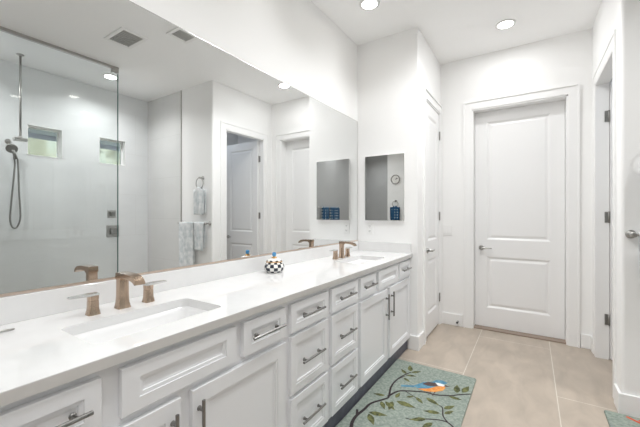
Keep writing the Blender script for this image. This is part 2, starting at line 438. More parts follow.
downlight(1.15, 2.76, 'added unseen fill light over the far end of the long bath rug', 9.0)  # extra light added from the far side, placed out of view
downlight(1.12, 2.09, 'round recessed ceiling light over the near end of the long bath rug', 9.0)
downlight(1.20, 0.45, 'added unseen fill light almost straight above the camera', 8.0)  # added fill for the near counter and cabinets, out of view
downlight(2.35, 0.20, 'added unseen fill light beside the shower glass', 2.5)  # invented lamp out of view, fills from the room side
downlight(1.60, -0.70, 'added fill light behind the camera in the middle of the room')  # added fill from the camera side, much like a flash
downlight(2.35, -0.90, 'added fill light behind the camera by the grey side wall', 4.0)  # second added fill from behind the camera
downlight(3.02, 2.04, 'round recessed ceiling light inside the shower by the glass edge', SHOWER_W)
downlight(3.02, 0.60, 'added unseen fill light at the near end of the shower', SHOWER_W)  # hidden extra lamp added to brighten the shower walls
downlight(2.10, -2.30, 'added fill light in the grey hall behind the camera', 6.0)  # put in to lift the dim hall in the cabinet reflection
L = bpy.data.lights.new('toilet_room_fill', 'AREA'); L.shape = 'DISK'; L.size = 0.13; L.energy = 3.2; L.color = (0.78, 0.87, 1.0)  # added light without a fixture, stands in for bluish window daylight
lo = bpy.data.objects.new('toilet_room_fill', L); C.objects.link(lo); lo.location = (2.95, 3.3, CEIL - 0.02)

def vent(x0, x1, y0, y1, label):
    cx, cy = (x0 + x1) / 2, (y0 + y1) / 2
    t = thing('ceiling_vent', label, 'vent', (cx, cy, CEIL), 'ceiling vents'); z1, z0 = CEIL, CEIL - 0.012; f = 0.035
    obj('frame', B((x0, x1, y0, y0 + f, z0, z1), (x0, x1, y1 - f, y1, z0, z1), (x0, x0 + f, y0 + f, y1 - f, z0, z1), (x1 - f, x1, y0 + f, y1 - f, z0, z1), bev=0.003), M['plate'], t)
    obj('backing', B((x0 + f, x1 - f, y0 + f, y1 - f, CEIL - 0.002, CEIL)), M['ventd'], t)
    bm = bmesh.new(); n = 9
    for i in range(n):
        yy = y0 + f + (i + 0.5) * (y1 - y0 - 2 * f) / n
        loft(bm, [[(x0 + f, yy - 0.007, CEIL - 0.002), (x0 + f, yy + 0.004, z0), (x0 + f, yy + 0.006, z0), (x0 + f, yy - 0.005, CEIL - 0.002)],
                  [(x1 - f, yy - 0.007, CEIL - 0.002), (x1 - f, yy + 0.004, z0), (x1 - f, yy + 0.006, z0), (x1 - f, yy - 0.005, CEIL - 0.002)]])
    obj('louvers', bm, M['ventm'], t)
vent(1.72, 2.08, 1.55, 1.81, 'larger square grey-louvered vent in the ceiling between shower glass and vanity')
vent(1.26, 1.47, 1.84, 2.07, 'smaller grey-louvered ceiling vent nearer the wall mirror')

# ------------------------------------------------------------------ vanity
ZC0, ZC1 = 0.88, 0.915     # counter underside / top
XF = 0.545                  # face frame
PRINGS = ((0, 0), (0.0008, -0.0035), (0.0115, -0.0045), (0.0125, -0.0095), (0.020, -0.0105))
def pull(parent, y, z, vert=False, ln=0.2):
    bm = bmesh.new(); x0, x1 = 0.565, 0.590
    d = Vector((0, 0, 1)) if vert else Vector((0, 1, 0)); c = Vector((x1, y, z))
    tube(bm, [c - d * ln / 2, c + d * ln / 2], 0.006, 10)
    for s in (-1, 1):
        q = c + d * s * (ln / 2 - 0.035)
        tube(bm, [(x0 - 0.001, q.y, q.z), (x0 + 0.003, q.y, q.z), (x0 + 0.006, q.y, q.z), (x1, q.y, q.z)], [0.009, 0.009, 0.006, 0.006], 10)
    return smooth_by_angle(obj('pull', bm, M['pull'], parent))
def front(parent, name, y0, y1, z0, z1, rail=0.055):
    bm = bmesh.new(); w_, h_ = y1 - y0, z1 - z0
    panel(bm, (0.565, y0, z0), (0, 1, 0), (0, 0, 1), (1, 0, 0), w_, h_, 0.0195, [(rail, w_ - rail, min(rail, h_ * 0.28), h_ - min(rail, h_ * 0.28))], PRINGS, cham=0.0012)
    return obj(name, bm, M['cab'], parent)
def unit(label, y0, y1, group='white vanity base cabinets'):
    t = thing('vanity_cabinet', label, 'cabinet', (0.27, (y0 + y1) / 2, 0), group); p = 0.018
    y1 -= 0.001
    bm = B((0.004, 0.525, y0, y0 + p, 0.1, ZC0 - 0.001), (0.004, 0.525, y1 - p, y1, 0.1, ZC0 - 0.001), (0.004, 0.525, y0 + p, y1 - p, 0.1, 0.1 + p), (0.004, 0.016, y0 + p, y1 - p, 0.1 + p, ZC0 - 0.001))
    obj('carcass', bm, M['cab'], t)
    obj('face_frame', B((0.525, XF, y0, y1, 0.1, ZC0 - 0.001)), M['cab'], t)
    obj('toe_kick', B((0.515, 0.533, y0, y1, 0.0, 0.0995)), M['toe'], t)
    return t
ZT0, ZT1 = 0.717, 0.855    # top row
def drawer(t, y0, y1, z0, z1, rail=0.04):
    d = front(t, 'drawer', y0, y1, z0, z1, rail); pull(d, (y0 + y1) / 2, (z0 + z1) / 2); return d
def cdoor(t, y0, y1, py):
    d = front(t, 'door', y0, y1, 0.118, 0.690); pull(d, py, 0.556, True); return d
def sinkbase(label, y0, y1, d1, ff, d2, a, b):
    t = unit(label, y0, y1)
    drawer(t, *d1, ZT0, ZT1); drawer(t, *d2, ZT0, ZT1); front(t, 'false_drawer_front', *ff, ZT0, ZT1, 0.05)
    cdoor(t, *a, a[1] - 0.030); cdoor(t, *b, b[0] + 0.026)
def drawerbase(label, y0, y1, f0, f1):
    t = unit(label, y0, y1)
    for z0, z1 in ((ZT0, ZT1), (0.416, 0.697), (0.118, 0.397)): drawer(t, f0, f1, z0, z1)
sinkbase('wide white vanity cabinet under the near sink, two doors and two small drawers', 0.125, 1.212, (0.15, 0.412), (0.463, 0.888), (0.926, 1.192), (0.15, 0.648), (0.691, 1.192))
drawerbase('white three-drawer vanity cabinet beside the near sink cabinet', 1.212, 1.592, 1.234, 1.572)
drawerbase('white three-drawer vanity cabinet beside the far sink cabinet', 1.592, 1.974, 1.614, 1.953)
sinkbase('wide white vanity cabinet under the far sink, against the end wall', 1.974, 3.078, (1.996, 2.255), (2.305, 2.735), (2.777, 3.060), (1.996, 2.480), (2.535, 3.060))

def counter():
    y0, y1, x0, x1 = -0.35, YE - 0.002, 0.002, 0.585
    holes = [(0.35, 0.665, 0.125, 0.235), (0.35, 2.44, 0.125, 0.235)]
    bm = bmesh.new(); cuts = [y0, 0.665 - 0.32, 0.665 + 0.32, 2.44 - 0.32, 2.44 + 0.32, y1]
    for z in (ZC0, ZC1):
        for i in range(5):
            a, b = cuts[i], cuts[i + 1]
            xe = x1 if z == ZC1 else x1 - 0.009
            cs = [bm.verts.new(p) for p in ((xe, b, z), (x0, b, z), (x0, a, z), (xe, a, z))]
            if i in (1, 3):
                cx, cy, hx, hy = holes[i // 2]; n = 6
                ring = [bm.verts.new(p) for p in rrect(cx, cy, hx, hy, 0.025, z, 5)]
                for k in range(4):
                    arc = ring[k * n:(k + 1) * n]
                    for j in range(n - 1): bm.faces.new((cs[k], arc[j], arc[j + 1]))
                    bm.faces.new((cs[k], arc[-1], ring[((k + 1) * n) % (4 * n)], cs[(k + 1) % 4]))
            else: bm.faces.new(cs)
    for cx, cy, hx, hy in holes:
        loft(bm, [rrect(cx, cy, hx, hy, 0.025, ZC0, 5), rrect(cx, cy, hx, hy, 0.025, ZC1, 5)], cap=(False, False))
    for i in range(5):
        for x in (x0, x1):
            bm.faces.new([bm.verts.new(p) for p in ((x - 0.009 * (x == x1), cuts[i], ZC0), (x - 0.009 * (x == x1), cuts[i + 1], ZC0), (x, cuts[i + 1], ZC1), (x, cuts[i], ZC1))])
    for y in (y0, y1): bm.faces.new([bm.verts.new(p) for p in ((x0, y, ZC0), (x1 - 0.009, y, ZC0), (x1, y, ZC1), (x0, y, ZC1))])
    for f in bm.faces: f.smooth = False
    bmesh.ops.remove_doubles(bm, verts=bm.verts, dist=1e-5); bmesh.ops.recalc_face_normals(bm, faces=bm.faces)
    es = [e for e in bm.edges if all(abs(v.co.x - x1) < 1e-5 and abs(v.co.z - ZC1) < 1e-5 for v in e.verts)]
    bmesh.ops.bevel(bm, geom=es, offset=0.003, segments=2, affect='EDGES', profile=0.5)
    tag(obj('countertop', bm, M['quartz']), 'long glossy white quartz countertop running along the mirror wall', 'countertop')
    tag(obj('backsplash', B((0.001, 0.021, y0, y1 - 0.021, ZC1, 1.008), bev=0.0015), M['quartz']), 'long low white quartz backsplash under the wall mirror', 'backsplash')
    tag(obj('side_splash', B((0.001, 0.572, y1 - 0.02, y1, ZC1, 1.008), bev=0.0015), M['quartz']), 'short white quartz side splash on the end wall below the mirrored cabinet', 'backsplash')
    for (cx, cy, hx, hy), lab in zip(holes, ('rectangular white undermount sink nearest the camera', 'rectangular white undermount sink at the far end of the counter')):
        s = thing('sink', lab, 'sink', (cx, cy, 0.74), 'undermount sinks')
        bm = bmesh.new()
        z = ZC0 - 0.001
        loft(bm, [rrect(cx, cy, hx + 0.02, hy + 0.02, 0.04, z), rrect(cx, cy, hx - 0.0005, hy - 0.0005, 0.025, z), rrect(cx, cy, hx - 0.001, hy - 0.001, 0.026, z - 0.02), rrect(cx, cy, hx - 0.006, hy - 0.006, 0.04, z - 0.11),
                  rrect(cx, cy, hx - 0.02, hy - 0.02, 0.045, z - 0.132), rrect(cx, cy, hx - 0.045, hy - 0.045, 0.04, z - 0.138), rrect(cx, cy, 0.022, 0.022, 0.0219, z - 0.142)], cap=(False, True))
        obj('basin', bm, M['porcelain'], s)
        bm = bmesh.new(); lathe(bm, [(0.024, z - 0.141), (0.024, z - 0.137), (0.018, z - 0.135), (0.016, z - 0.132)], (cx, cy, 0), 'Z', 20)
        obj('drain', bm, M['bronze'], s)
counter()

def faucet(label, loc):
    t = thing('faucet', label, 'faucet', (0, 0, 0), 'bronze widespread faucets')
    def sq(hx, hy, z, cx=0, cy=0, r=0.006): return rrect(cx, cy, hx, hy, r, z, 3)
    bm = bmesh.new()
    loft(bm, [sq(0.0235, 0.0245, 0), sq(0.0225, 0.0235, 0.004), sq(0.0185, 0.0205, 0.022), sq(0.017, 0.019, 0.05), sq(0.0165, 0.0188, 0.10), sq(0.0165, 0.0188, 0.125)], cap=(True, True))
    prof = [(-0.017, 0.117), (-0.017, 0.137), (-0.013, 0.1425), (0.03, 0.1425), (0.075, 0.1415), (0.106, 0.136), (0.126, 0.125), (0.136, 0.109), (0.129, 0.106), (0.114, 0.115), (0.095, 0.121), (0.06, 0.1245), (0.028, 0.1235), (0.017, 0.114)]
    loft(bm, [[(x, s * 0.0195, z) for x, z in prof] for s in (-1, -0.9, 0.9, 1)])
    smooth_by_angle(obj('spout', bm, M['bronze'], t), 0.5)
    for s in (-1, 1):
        cy = s * 0.106; bm = bmesh.new()
        loft(bm, [sq(0.0205, 0.0205, 0, 0, cy), sq(0.0195, 0.0195, 0.004, 0, cy), sq(0.0165, 0.0165, 0.022, 0, cy), sq(0.0158, 0.0158, 0.052, 0, cy)])
        loft(bm, [sq(0.0145, 0.0145, 0.052, 0, cy), sq(0.0145, 0.0145, 0.0545, 0, cy)]); loft(bm, [sq(0.0158, 0.0158, 0.0545, 0, cy), sq(0.0165, 0.0165, 0.072, 0, cy)])
        h = smooth_by_angle(obj('handle', bm, M['bronze'], t), 0.5)
        bm = bmesh.new()
        def bar(q, hw, z0, z1): return [(-hw, cy + s * q, z0), (hw, cy + s * q, z0), (hw, cy + s * q, z1), (-hw, cy + s * q, z1)]
        loft(bm, [bar(-0.0165, 0.0165, 0.072, 0.079), bar(0.018, 0.0165, 0.071, 0.0795), bar(0.05, 0.0145, 0.0725, 0.079), bar(0.078, 0.012, 0.0735, 0.078)])
        smooth_by_angle(obj('lever', bm, M['lever'], h), 0.5)
    t.location = loc
    return t
f1 = faucet('champagne bronze widespread faucet at the near sink', (0.143, 0.668, ZC1))
f2 = copy_tree(f1); f2.location = (0.165, 2.445, ZC1); f2['label'] = 'champagne bronze widespread faucet at the far sink, by the end wall'

# metal-handled item whose tip shows at the left edge
t = thing('toothbrush', 'slim metal handle tip lying on the counter left of the near faucet', 'toothbrush', (0.12, 0.25, ZC1))
bm = bmesh.new(); tube(bm, [(0.115, 0.17, ZC1 + 0.007), (0.118, 0.25, ZC1 + 0.008), (0.12, 0.30, ZC1 + 0.008), (0.122, 0.345, ZC1 + 0.005)], [0.006, 0.0065, 0.0055, 0.0025], 10)
obj('shaft', bm, M['nickel'], t)
bm = bmesh.new(); lathe(bm, [(0.0075, 0.285), (0.008, 0.29), (0.008, 0.302), (0.0075, 0.306)], (0.12, 0, ZC1 + 0.008), 'Y', 12); obj('collar', bm, M['black'], t)

def jar(x, y):
    z = ZC1; t = thing('lidded_jar', 'squat black and white checked lidded jar with a blue knob on the countertop', 'jar', (x, y, z))
    prof = [(0.040, 0.0), (0.050, 0.002), (0.060, 0.012), (0.065, 0.024), (0.066, 0.034), (0.064, 0.044), (0.058, 0.055), (0.051, 0.063), (0.050, 0.066)]
    bm = bmesh.new(); seg = 64
    def check(bm, rows):
        for f in bm.faces:
            c = f.calc_center_median(); a = math.atan2(c.y - y, c.x - x) / (2 * PI) * 16; row = sum(c.z - z > q for q in rows)
            f.material_index = (int(math.floor(a + PH)) + row) % 2
    PH = 2.3
    loft(bm, [[(x + r * math.cos(2 * PI * k / seg), y + r * math.sin(2 * PI * k / seg), z + h) for k in range(seg)] for r, h in prof], 0)
    check(bm, (0.011, 0.033, 0.054))
    obj('body', bm, [M['white'], M['black']], t)
    bm = bmesh.new()
    lathe(bm, [(0.0525, z + 0.0662), (0.054, z + 0.068), (0.052, z + 0.071)], (x, y, 0), 'Z', 32, 0)
    b2 = bmesh.new()
    lathe(bm, [(0.051, z + 0.071), (0.047, z + 0.079), (0.036, z + 0.086), (0.014, z + 0.090)], (x, y, 0), 'Z', 64, 0)
    for f in bm.faces:
        c = f.calc_center_median()
        if c.z - z < 0.0715: f.material_index = 2
        elif c.z - z < 0.0795: f.material_index = int(math.floor(math.atan2(c.y - y, c.x - x) / (2 * PI) * 16 + PH + 0.5)) % 2
    b2.free()
    obj('lid', bm, [M['white'], M['black'], M['gold']], t)
    bm = bmesh.new(); lathe(bm, [(0.018, z + 0.0885), (0.019, z + 0.093), (0.012, z + 0.098), (0.009, z + 0.102)], (x, y, 0), 'Z', 20, 0)
    obj('collar', bm, M['gold'], t)
    bm = bmesh.new(); lathe(bm, [(0.008, z + 0.101), (0.0125, z + 0.105), (0.0135, z + 0.115), (0.0125, z + 0.124), (0.007, z + 0.128)], (x, y, 0), 'Z', 20, 0)
    obj('knob', bm, M['blue'], t)
    for s in (-1, 1):
        bm = bmesh.new(); tube(bm, [(x, y + s * (0.062 + 0.016 * math.sin(a)), z + 0.036 + 0.016 * math.cos(a)) for a in [PI * i / 8 for i in range(9)]], 0.0035, 8)
        obj('handle', bm, M['black'], t)
jar(0.128, 1.612)

# ------------------------------------------------------------------ mirrors
t = thing('wall_mirror', 'huge frameless wall mirror above the backsplash along the vanity', 'mirror', (0, 1.3, 1.02))
obj('mirror_glass', B((0.001, 0.007, -0.55, 3.066, 1.019, 2.255)), M['mirror'], t)
obj('channel', B((0.001, 0.010, -0.55, 3.066, 1.009, 1.0185)), M['channel'], t)
obj('edge_strip', B((0.001, 0.0075, -0.55, 3.068, 2.255, 2.258), (0.001, 0.0075, 3.066, 3.069, 1.02, 2.255)), M['nickel'], t)

t = thing('medicine_cabinet', 'mirrored medicine cabinet hung on the end wall above the far sink', 'cabinet', (0.305, 3.08, 1.226))
obj('body', B((0.105, 0.507, 3.056, 3.0795, 1.228, 1.873)), M['plate'], t)
bm = B((0.102, 0.510, 3.050, 3.056, 1.226, 1.875))
for f in bm.faces:
    if f.calc_center_median().y < 3.0501: f.material_index = 0
    else: f.material_index = 1
obj('mirror_door', bm, [M['mirror'], M['nickel']], t)

# ------------------------------------------------------------------ switch, outlet, door stop
t = thing('outlet', 'white wall outlet on the end wall just below the mirrored cabinet', 'outlet', (0.142, YE, 1.14))
obj('cover_plate', B((0.107, 0.177, YE - 0.006, YE, 1.082, 1.197), bev=0.002), M['plate'], t)
for z in (1.115, 1.165):
    r = obj('socket', B((0.126, 0.158, YE - 0.0085, YE - 0.006, z - 0.017, z + 0.017), bev=0.001), M['plate'], t)
    obj('slots', B((0.134, 0.137, YE - 0.0092, YE - 0.0085, z - 0.004, z + 0.007), (0.147, 0.150, YE - 0.0092, YE - 0.0085, z - 0.004, z + 0.007), (0.140, 0.144, YE - 0.0092, YE - 0.0085, z - 0.011, z - 0.008)), M['dark'], r)
t = thing('light_switch', 'white double rocker light switch left of the back door', 'switch', (0.705, YB, 1.1))
obj('cover_plate', B((0.648, 0.764, YB - 0.006, YB, 1.04, 1.157), bev=0.002), M['plate'], t)
for x in (0.683, 0.729): obj('rocker', B((x - 0.0165, x + 0.0165, YB - 0.010, YB - 0.006, 1.066, 1.131), bev=0.0015), M['trim'], t)
t = thing('door_stop', 'small dark door stop on the baseboard left of the back door', 'door stop', (0.826, YB - 0.016, 0.055))
bm = bmesh.new(); lathe(bm, [(0.012, YB - 0.016), (0.012, YB - 0.020), (0.006, YB - 0.022), (0.006, YB - 0.06)], (0.826, 0, 0.055), 'Y', 12); obj('post', bm, M['nickel'], t)
bm = bmesh.new(); lathe(bm, [(0.011, YB - 0.06), (0.012, YB - 0.07), (0.009, YB - 0.075)], (0.826, 0, 0.055), 'Y', 12); obj('rubber_tip', bm, M['dark'], t)

# ------------------------------------------------------------------ shower
t = thing('shower_screen', 'tall frameless glass shower screen reaching the ceiling', 'shower screen', (XG, 1.1, 0.1))
obj('glass', B((XG - 0.005, XG + 0.005, 0.301, 1.968, 0.102, CEIL - 0.03)), M['glass'], t)
obj('glass_edge', B((XG - 0.0055, XG + 0.0055, 1.968, 1.976, 0.102, CEIL - 0.03)), M['gedge'], t)
obj('header_rail', B((XG - 0.018, XG + 0.018, 0.301, 1.978, CEIL - 0.032, CEIL - 0.001), bev=0.002), M['nickel'], t)
obj('clamp', B((XG - 0.02, XG + 0.02, 1.90, 1.975, CEIL - 0.075, CEIL - 0.033), bev=0.003), M['nickel'], t)

SX, SY = 3.24, 1.215
t = thing('rain_shower', 'rain shower head hanging from the ceiling on a long nickel pipe', 'shower head', (SX, SY, CEIL))
bm = bmesh.new(); lathe(bm, [(0.035, CEIL - 0.001), (0.035, CEIL - 0.008), (0.014, CEIL - 0.02)], (SX, SY, 0), 'Z', 20); obj('ceiling_flange', bm, M['nickel'], t)
bm = bmesh.new(); lathe(bm, [(0.0115, CEIL - 0.015), (0.0115, 2.145)], (SX, SY, 0), 'Z', 12); obj('pipe', bm, M['nickel'], t)
bm = B((SX - 0.04, SX + 0.04, SY - 0.055, SY + 0.055, 2.10, 2.132), bev=0.004); lathe(bm, [(0.02, 2.13), (0.016, 2.155)], (SX, SY, 0), 'Z', 16); obj('head', bm, M['nickel'], t)

t = thing('hand_shower', 'handheld shower with looped metal hose on the shower wall', 'hand shower', (XS, 1.205, 2.1))
bm = bmesh.new(); lathe(bm, [(0.03, XS - 0.0005), (0.03, XS - 0.008), (0.014, XS - 0.012), (0.014, XS - 0.06)], (0, 1.19, 2.13), 'X', 18); obj('wall_bracket', bm, M['nickel'], t)
bm = bmesh.new()
h0, h1 = Vector((XS - 0.05, 1.255, 1.93)), Vector((XS - 0.07, 1.215, 2.03))
tube(bm, [h0, h0.lerp(h1, 0.5), h1], [0.012, 0.014, 0.018], 12)
n = Vector((-0.8, -0.15, -0.35)).normalized(); c = h1 + Vector((0, -0.008, 0.015))
tube(bm, [c - n * 0.022, c - n * 0.006, c + n * 0.008, c + n * 0.012], [0.026, 0.050, 0.054, 0.050], 22)
obj('spray_head', bm, M['hose'], t)
bm = bmesh.new(); pts = []
ctrl = [(1.265, 1.93), (1.270, 1.80), (1.277, 1.55), (1.288, 1.32), (1.285, 1.22), (1.262, 1.145), (1.238, 1.125), (1.212, 1.15), (1.198, 1.24), (1.205, 1.38), (1.222, 1.60), (1.236, 1.80), (1.238, 1.90), (1.225, 2.0), (1.20, 2.09)]
for i in range(len(ctrl) - 1):
    p0, p1, p2, p3 = (ctrl[max(0, min(len(ctrl) - 1, j))] for j in (i - 1, i, i + 1, i + 2))
    for k in range(5):
        s = k / 5
        pts.append((XS - 0.045, *[0.5 * (2 * p1[d] + (p2[d] - p0[d]) * s + (2 * p0[d] - 5 * p1[d] + 4 * p2[d] - p3[d]) * s * s + (3 * p1[d] - p0[d] - 3 * p2[d] + p3[d]) * s ** 3) for d in (0, 1)]))
tube(bm, pts, 0.009, 8); obj('hose', bm, M['hose'], t)

def valve(y, z, h, label):
    t = thing('shower_valve', label, 'shower valve', (XS, y, z), 'shower wall controls')
    obj('wall_plate', B((XS - 0.009, XS - 0.0005, y - h, y + h, z - h, z + h), bev=0.004), M['nickel'], t)
    bm = B((XS - 0.05, XS - 0.009, y - h * 0.5, y + h * 0.5, z - h * 0.5, z + h * 0.5), bev=0.004); obj('knob', bm, M['hose'], t)
valve(2.30, 1.288, 0.055, 'smaller square shower control, the upper of two on the shower wall')
valve(2.315, 1.04, 0.085, 'larger square shower control, the lower of two on the shower wall')

# ------------------------------------------------------------------ towels and bars
def towel(name, label, x0, x1, yb, zb, front_d, back_d, m, cat='towel', seed=0, r=0.0125, amp=0.006, group=None, axis='X', ring=0):
    """a cloth folded over a bar that runs along X at (yb, zb)"""
    bm = bmesh.new(); nu = 22; path = []
    n = 16
    for i in range(n + 1): path.append((yb - r, zb - front_d + front_d * i / n))
    for i in range(1, 8): a = PI - PI * i / 8; path.append((yb + r * math.cos(a), zb + r * math.sin(a)))
    for i in range(n + 1): path.append((yb + r, zb - back_d * i / n))
    rnd = random.Random(seed); p1, p2 = rnd.uniform(0, 6), rnd.uniform(0, 6)
    grid = []
    for y, z in path:
        row = []; dep = max(0, zb - z); s = 1 if y > yb else -1
        for k in range(nu + 1):
            u = k / nu; x = x0 + (x1 - x0) * u
            ww = min(1, dep / 0.15) * amp * (math.sin(u * 9 + p1) + 0.6 * math.sin(u * 17 + p2 + dep * 4))
            x += (0.5 - u) * 0.03 * min(1, dep * 2); zz = z
            if ring:
                dx = abs(x - (x0 + x1) / 2)
                if dx < 0.6 * ring: zz = z + (ring - math.sqrt(ring ** 2 - dx ** 2)) * max(0, 1 - dep / 0.05)
                else: zz = z - min(0.012, (dx - 0.6 * ring) * 0.3) * max(0, 1 - dep / 0.08)
            yy = y + (ww if s < 0 else ww * 0.4) - (0.004 if s < 0 else 0)
            row.append(bm.verts.new((x, yy, zz) if axis == 'X' else (yy, x, zz)))
        grid.append(row)
    for i, (a, b) in enumerate(zip(grid, grid[1:])):
        for k in range(nu):
            # beyond the ring the two halves of the cloth hang apart
            if ring and n <= i < len(path) - n - 1 and max(abs((k + j) / nu - 0.5) for j in (0, 1)) * (x1 - x0) > 0.6 * ring: continue
            f = bm.faces.new((a[k], a[k + 1], b[k + 1], b[k])); f.smooth = True
    o = obj(name, bm, m, loc=((x0 + x1) / 2, yb, zb) if axis == 'X' else (yb, (x0 + x1) / 2, zb), solid=0.006)
    return tag(o, label, cat, group)

def towel_bar(name, label, x0, x1, yw, sgn, z, group=None):
    """bar along X on a wall at y = yw; sgn = direction away from the wall"""
    yb = yw + sgn * 0.07
    t = thing(name, label, 'towel bar', ((x0 + x1) / 2, yw, z), group)
    bm = bmesh.new(); tube(bm, [(x0, yb, z), (x1, yb, z)], 0.0085, 12); obj('bar', bm, M['nickel'], t)
    for x in (x0, x1):
        bm = bmesh.new(); a, b = sorted((0, 1)); 
        prof = [(0.027, yw + sgn * 0.0005), (0.027, yw + sgn * 0.008), (0.012, yw + sgn * 0.014), (0.010, yw + sgn * 0.055), (0.017, yw + sgn * 0.060), (0.017, yw + sgn * 0.086), (0.012, yw + sgn * 0.09)]
        lathe(bm, prof, (x, 0, z), 'Y', 16); obj('mount', bm, M['nickel'], t)
    return yb

def towel_ring(label, x, yw, sgn, z, R=0.075):
    t = thing('towel_ring', label, 'towel ring', (x, yw, z), 'towel rings'); bm = bmesh.new()
    lathe(bm, [(0.027, yw + sgn * 0.0005), (0.027, yw + sgn * 0.008), (0.012, yw + sgn * 0.014), (0.012, yw + sgn * 0.065)], (x, 0, z), 'Y', 16); obj('mount', bm, M['nickel'], t)
    bm = bmesh.new(); yb = yw + sgn * 0.055
    tube(bm, [(x + R * math.sin(a), yb, z - R + R * math.cos(a)) for a in [2 * PI * i / 28 for i in range(28)]], 0.006, 8, closed=True); obj('ring', bm, M['nickel'], t)
    return yb, z - 2 * R

yb = towel_bar('towel_bar', 'brushed nickel towel bar on the wall return beside the doorway', 2.065, 2.64, YR, -1, 1.163)
towel('bath_towel', 'large pale grey patterned bath towel hanging on the towel bar', 2.30, 2.62, yb, 1.163, 0.63, 0.55, M['towel'], seed=1, amp=0.008)
towel('hand_towel', 'shorter pale grey patterned towel on the bar, beside the larger towel', 2.09, 2.285, yb, 1.163, 0.36, 0.33, M['towel'], seed=2)
yb, zb = towel_ring('brushed nickel towel ring above the towel bar', 2.21, YR, -1, 1.775)
towel('hand_towel', 'pale grey hand towel hanging from the ring above the towel bar', 2.10, 2.31, yb, zb, 0.345, 0.33, M['towel'], seed=3, ring=0.075, r=0.017)

# rear wall and hall, seen in the mirrored cabinet
yb, zb = towel_ring('towel ring below the round clock, seen in the mirrored cabinet', 1.262, -1.6, 1, 1.60, 0.07)
towel('hand_towel', 'navy and white print hand towel on the ring below the clock', 1.145, 1.39, yb, zb, 0.33, 0.32, M['navy'], seed=4, ring=0.07, r=0.017)
t = thing('wall_clock', 'round wall clock seen in the mirrored cabinet', 'clock', (1.27, -1.6, 2.13))
bm = bmesh.new(); lathe(bm, [(0.112, -1.5995), (0.118, -1.575), (0.108, -1.565), (0.097, -1.572), (0.097, -1.58)], (1.27, 0, 2.13), 'Y', 36, cap=(False, False)); obj('rim', bm, M['nickel'], t)
bm = bmesh.new(); lathe(bm, [(0.099, -1.598), (0.099, -1.58)], (1.27, 0, 2.13), 'Y', 36)
for k in range(12):
    a = 2 * PI * k / 12; box(bm, 1.27 + 0.085 * math.sin(a) - 0.004, 1.27 + 0.085 * math.sin(a) + 0.004, -1.58, -1.5785, 2.13 + 0.085 * math.cos(a) - 0.004, 2.13 + 0.085 * math.cos(a) + 0.004, 1)
obj('face', bm, [M['cface'], M['dark']], t)
for a, ln, y_ in ((-0.85, 0.055, -1.577), (-1.25, 0.075, -1.574)):
    bm = bmesh.new(); tube(bm, [(1.27, y_, 2.13), (1.27 + ln * math.sin(a), y_, 2.13 + ln * math.cos(a))], 0.004, 6); obj('hand', bm, M['dark'], t)

def side_bar():
    z = 1.44; x = XG - 0.07
    t = thing('towel_bar', 'nickel towel bar on the grey side wall, seen only in the mirrors', 'towel bar', (XG, -0.78, z))
    bm = bmesh.new(); tube(bm, [(x, -1.24, z), (x, -0.32, z)], 0.0085, 12); obj('bar', bm, M['nickel'], t)
    for y in (-1.24, -0.32):
        bm = bmesh.new(); lathe(bm, [(0.027, XG - 0.0005), (0.027, XG - 0.008), (0.011, XG - 0.014), (0.011, x - 0.01)], (0, y, z), 'X', 16); obj('mount', bm, M['nickel'], t)
    towel('hand_towel', 'navy and white print towel on the grey wall bar, left one in the mirror', -0.64, -0.36, x, z, 0.34, 0.3, M['navy'], seed=5, axis='Y')
    towel('hand_towel', 'navy and white print towel on the grey wall bar, right one in the mirror', -1.16, -0.72, x, z, 0.34, 0.3, M['navy'], seed=6, axis='Y')
side_bar()

# ------------------------------------------------------------------ bath rugs
def flat(bm, pts, z, mi):
    f = bm.faces.new([bm.verts.new((x, y, z)) for x, y in pts]); f.material_index = mi
def ribbon(bm, pts, w0, w1, z, mi):
    P = [Vector(p) for p in pts]
    # smooth the polyline
    Q = []
    for i in range(len(P) - 1):
        p0, p1, p2, p3 = (P[max(0, min(len(P) - 1, j))] for j in (i - 1, i, i + 1, i + 2))
        for k in range(4):
            s = k / 4; Q.append(0.5 * (2 * p1 + (p2 - p0) * s + (2 * p0 - 5 * p1 + 4 * p2 - p3) * s * s + (3 * p1 - p0 - 3 * p2 + p3) * s ** 3))
    Q.append(P[-1]); prev = None
    for i, q in enumerate(Q):
        d = (Q[min(i + 1, len(Q) - 1)] - Q[max(i - 1, 0)]).normalized(); nn = Vector((-d.y, d.x)); hw = (w0 + (w1 - w0) * i / (len(Q) - 1)) / 2
        cur = (bm.verts.new((*(q + nn * hw), z)), bm.verts.new((*(q - nn * hw), z)))
        if prev: f = bm.faces.new((prev[0], prev[1], cur[1], cur[0])); f.material_index = mi
        prev = cur
def leaf(bm, a, b, z, mi, wd=0.37):
    a, b = Vector(a), Vector(b); d = b - a; nn = Vector((-d.y, d.x)) * wd
    prof = ((0, 0), (0.15, 0.3), (0.35, 0.5), (0.6, 0.42), (0.85, 0.16), (1, 0))
    flat(bm, [a + d * t_ + nn * s for t_, s in prof] + [a + d * t_ - nn * s for t_, s in reversed(prof[1:-1])], z, mi)
    return a + d * 0.1, b
def rug_base(bm, x0, x1, y0, y1):
    loft(bm, [rrect((x0 + x1) / 2, (y0 + y1) / 2, (x1 - x0) / 2 - i, (y1 - y0) / 2 - i, 0.012, z, 4) for i, z in ((0, 0.0005), (0, 0.008), (0.003, 0.012))], 0)

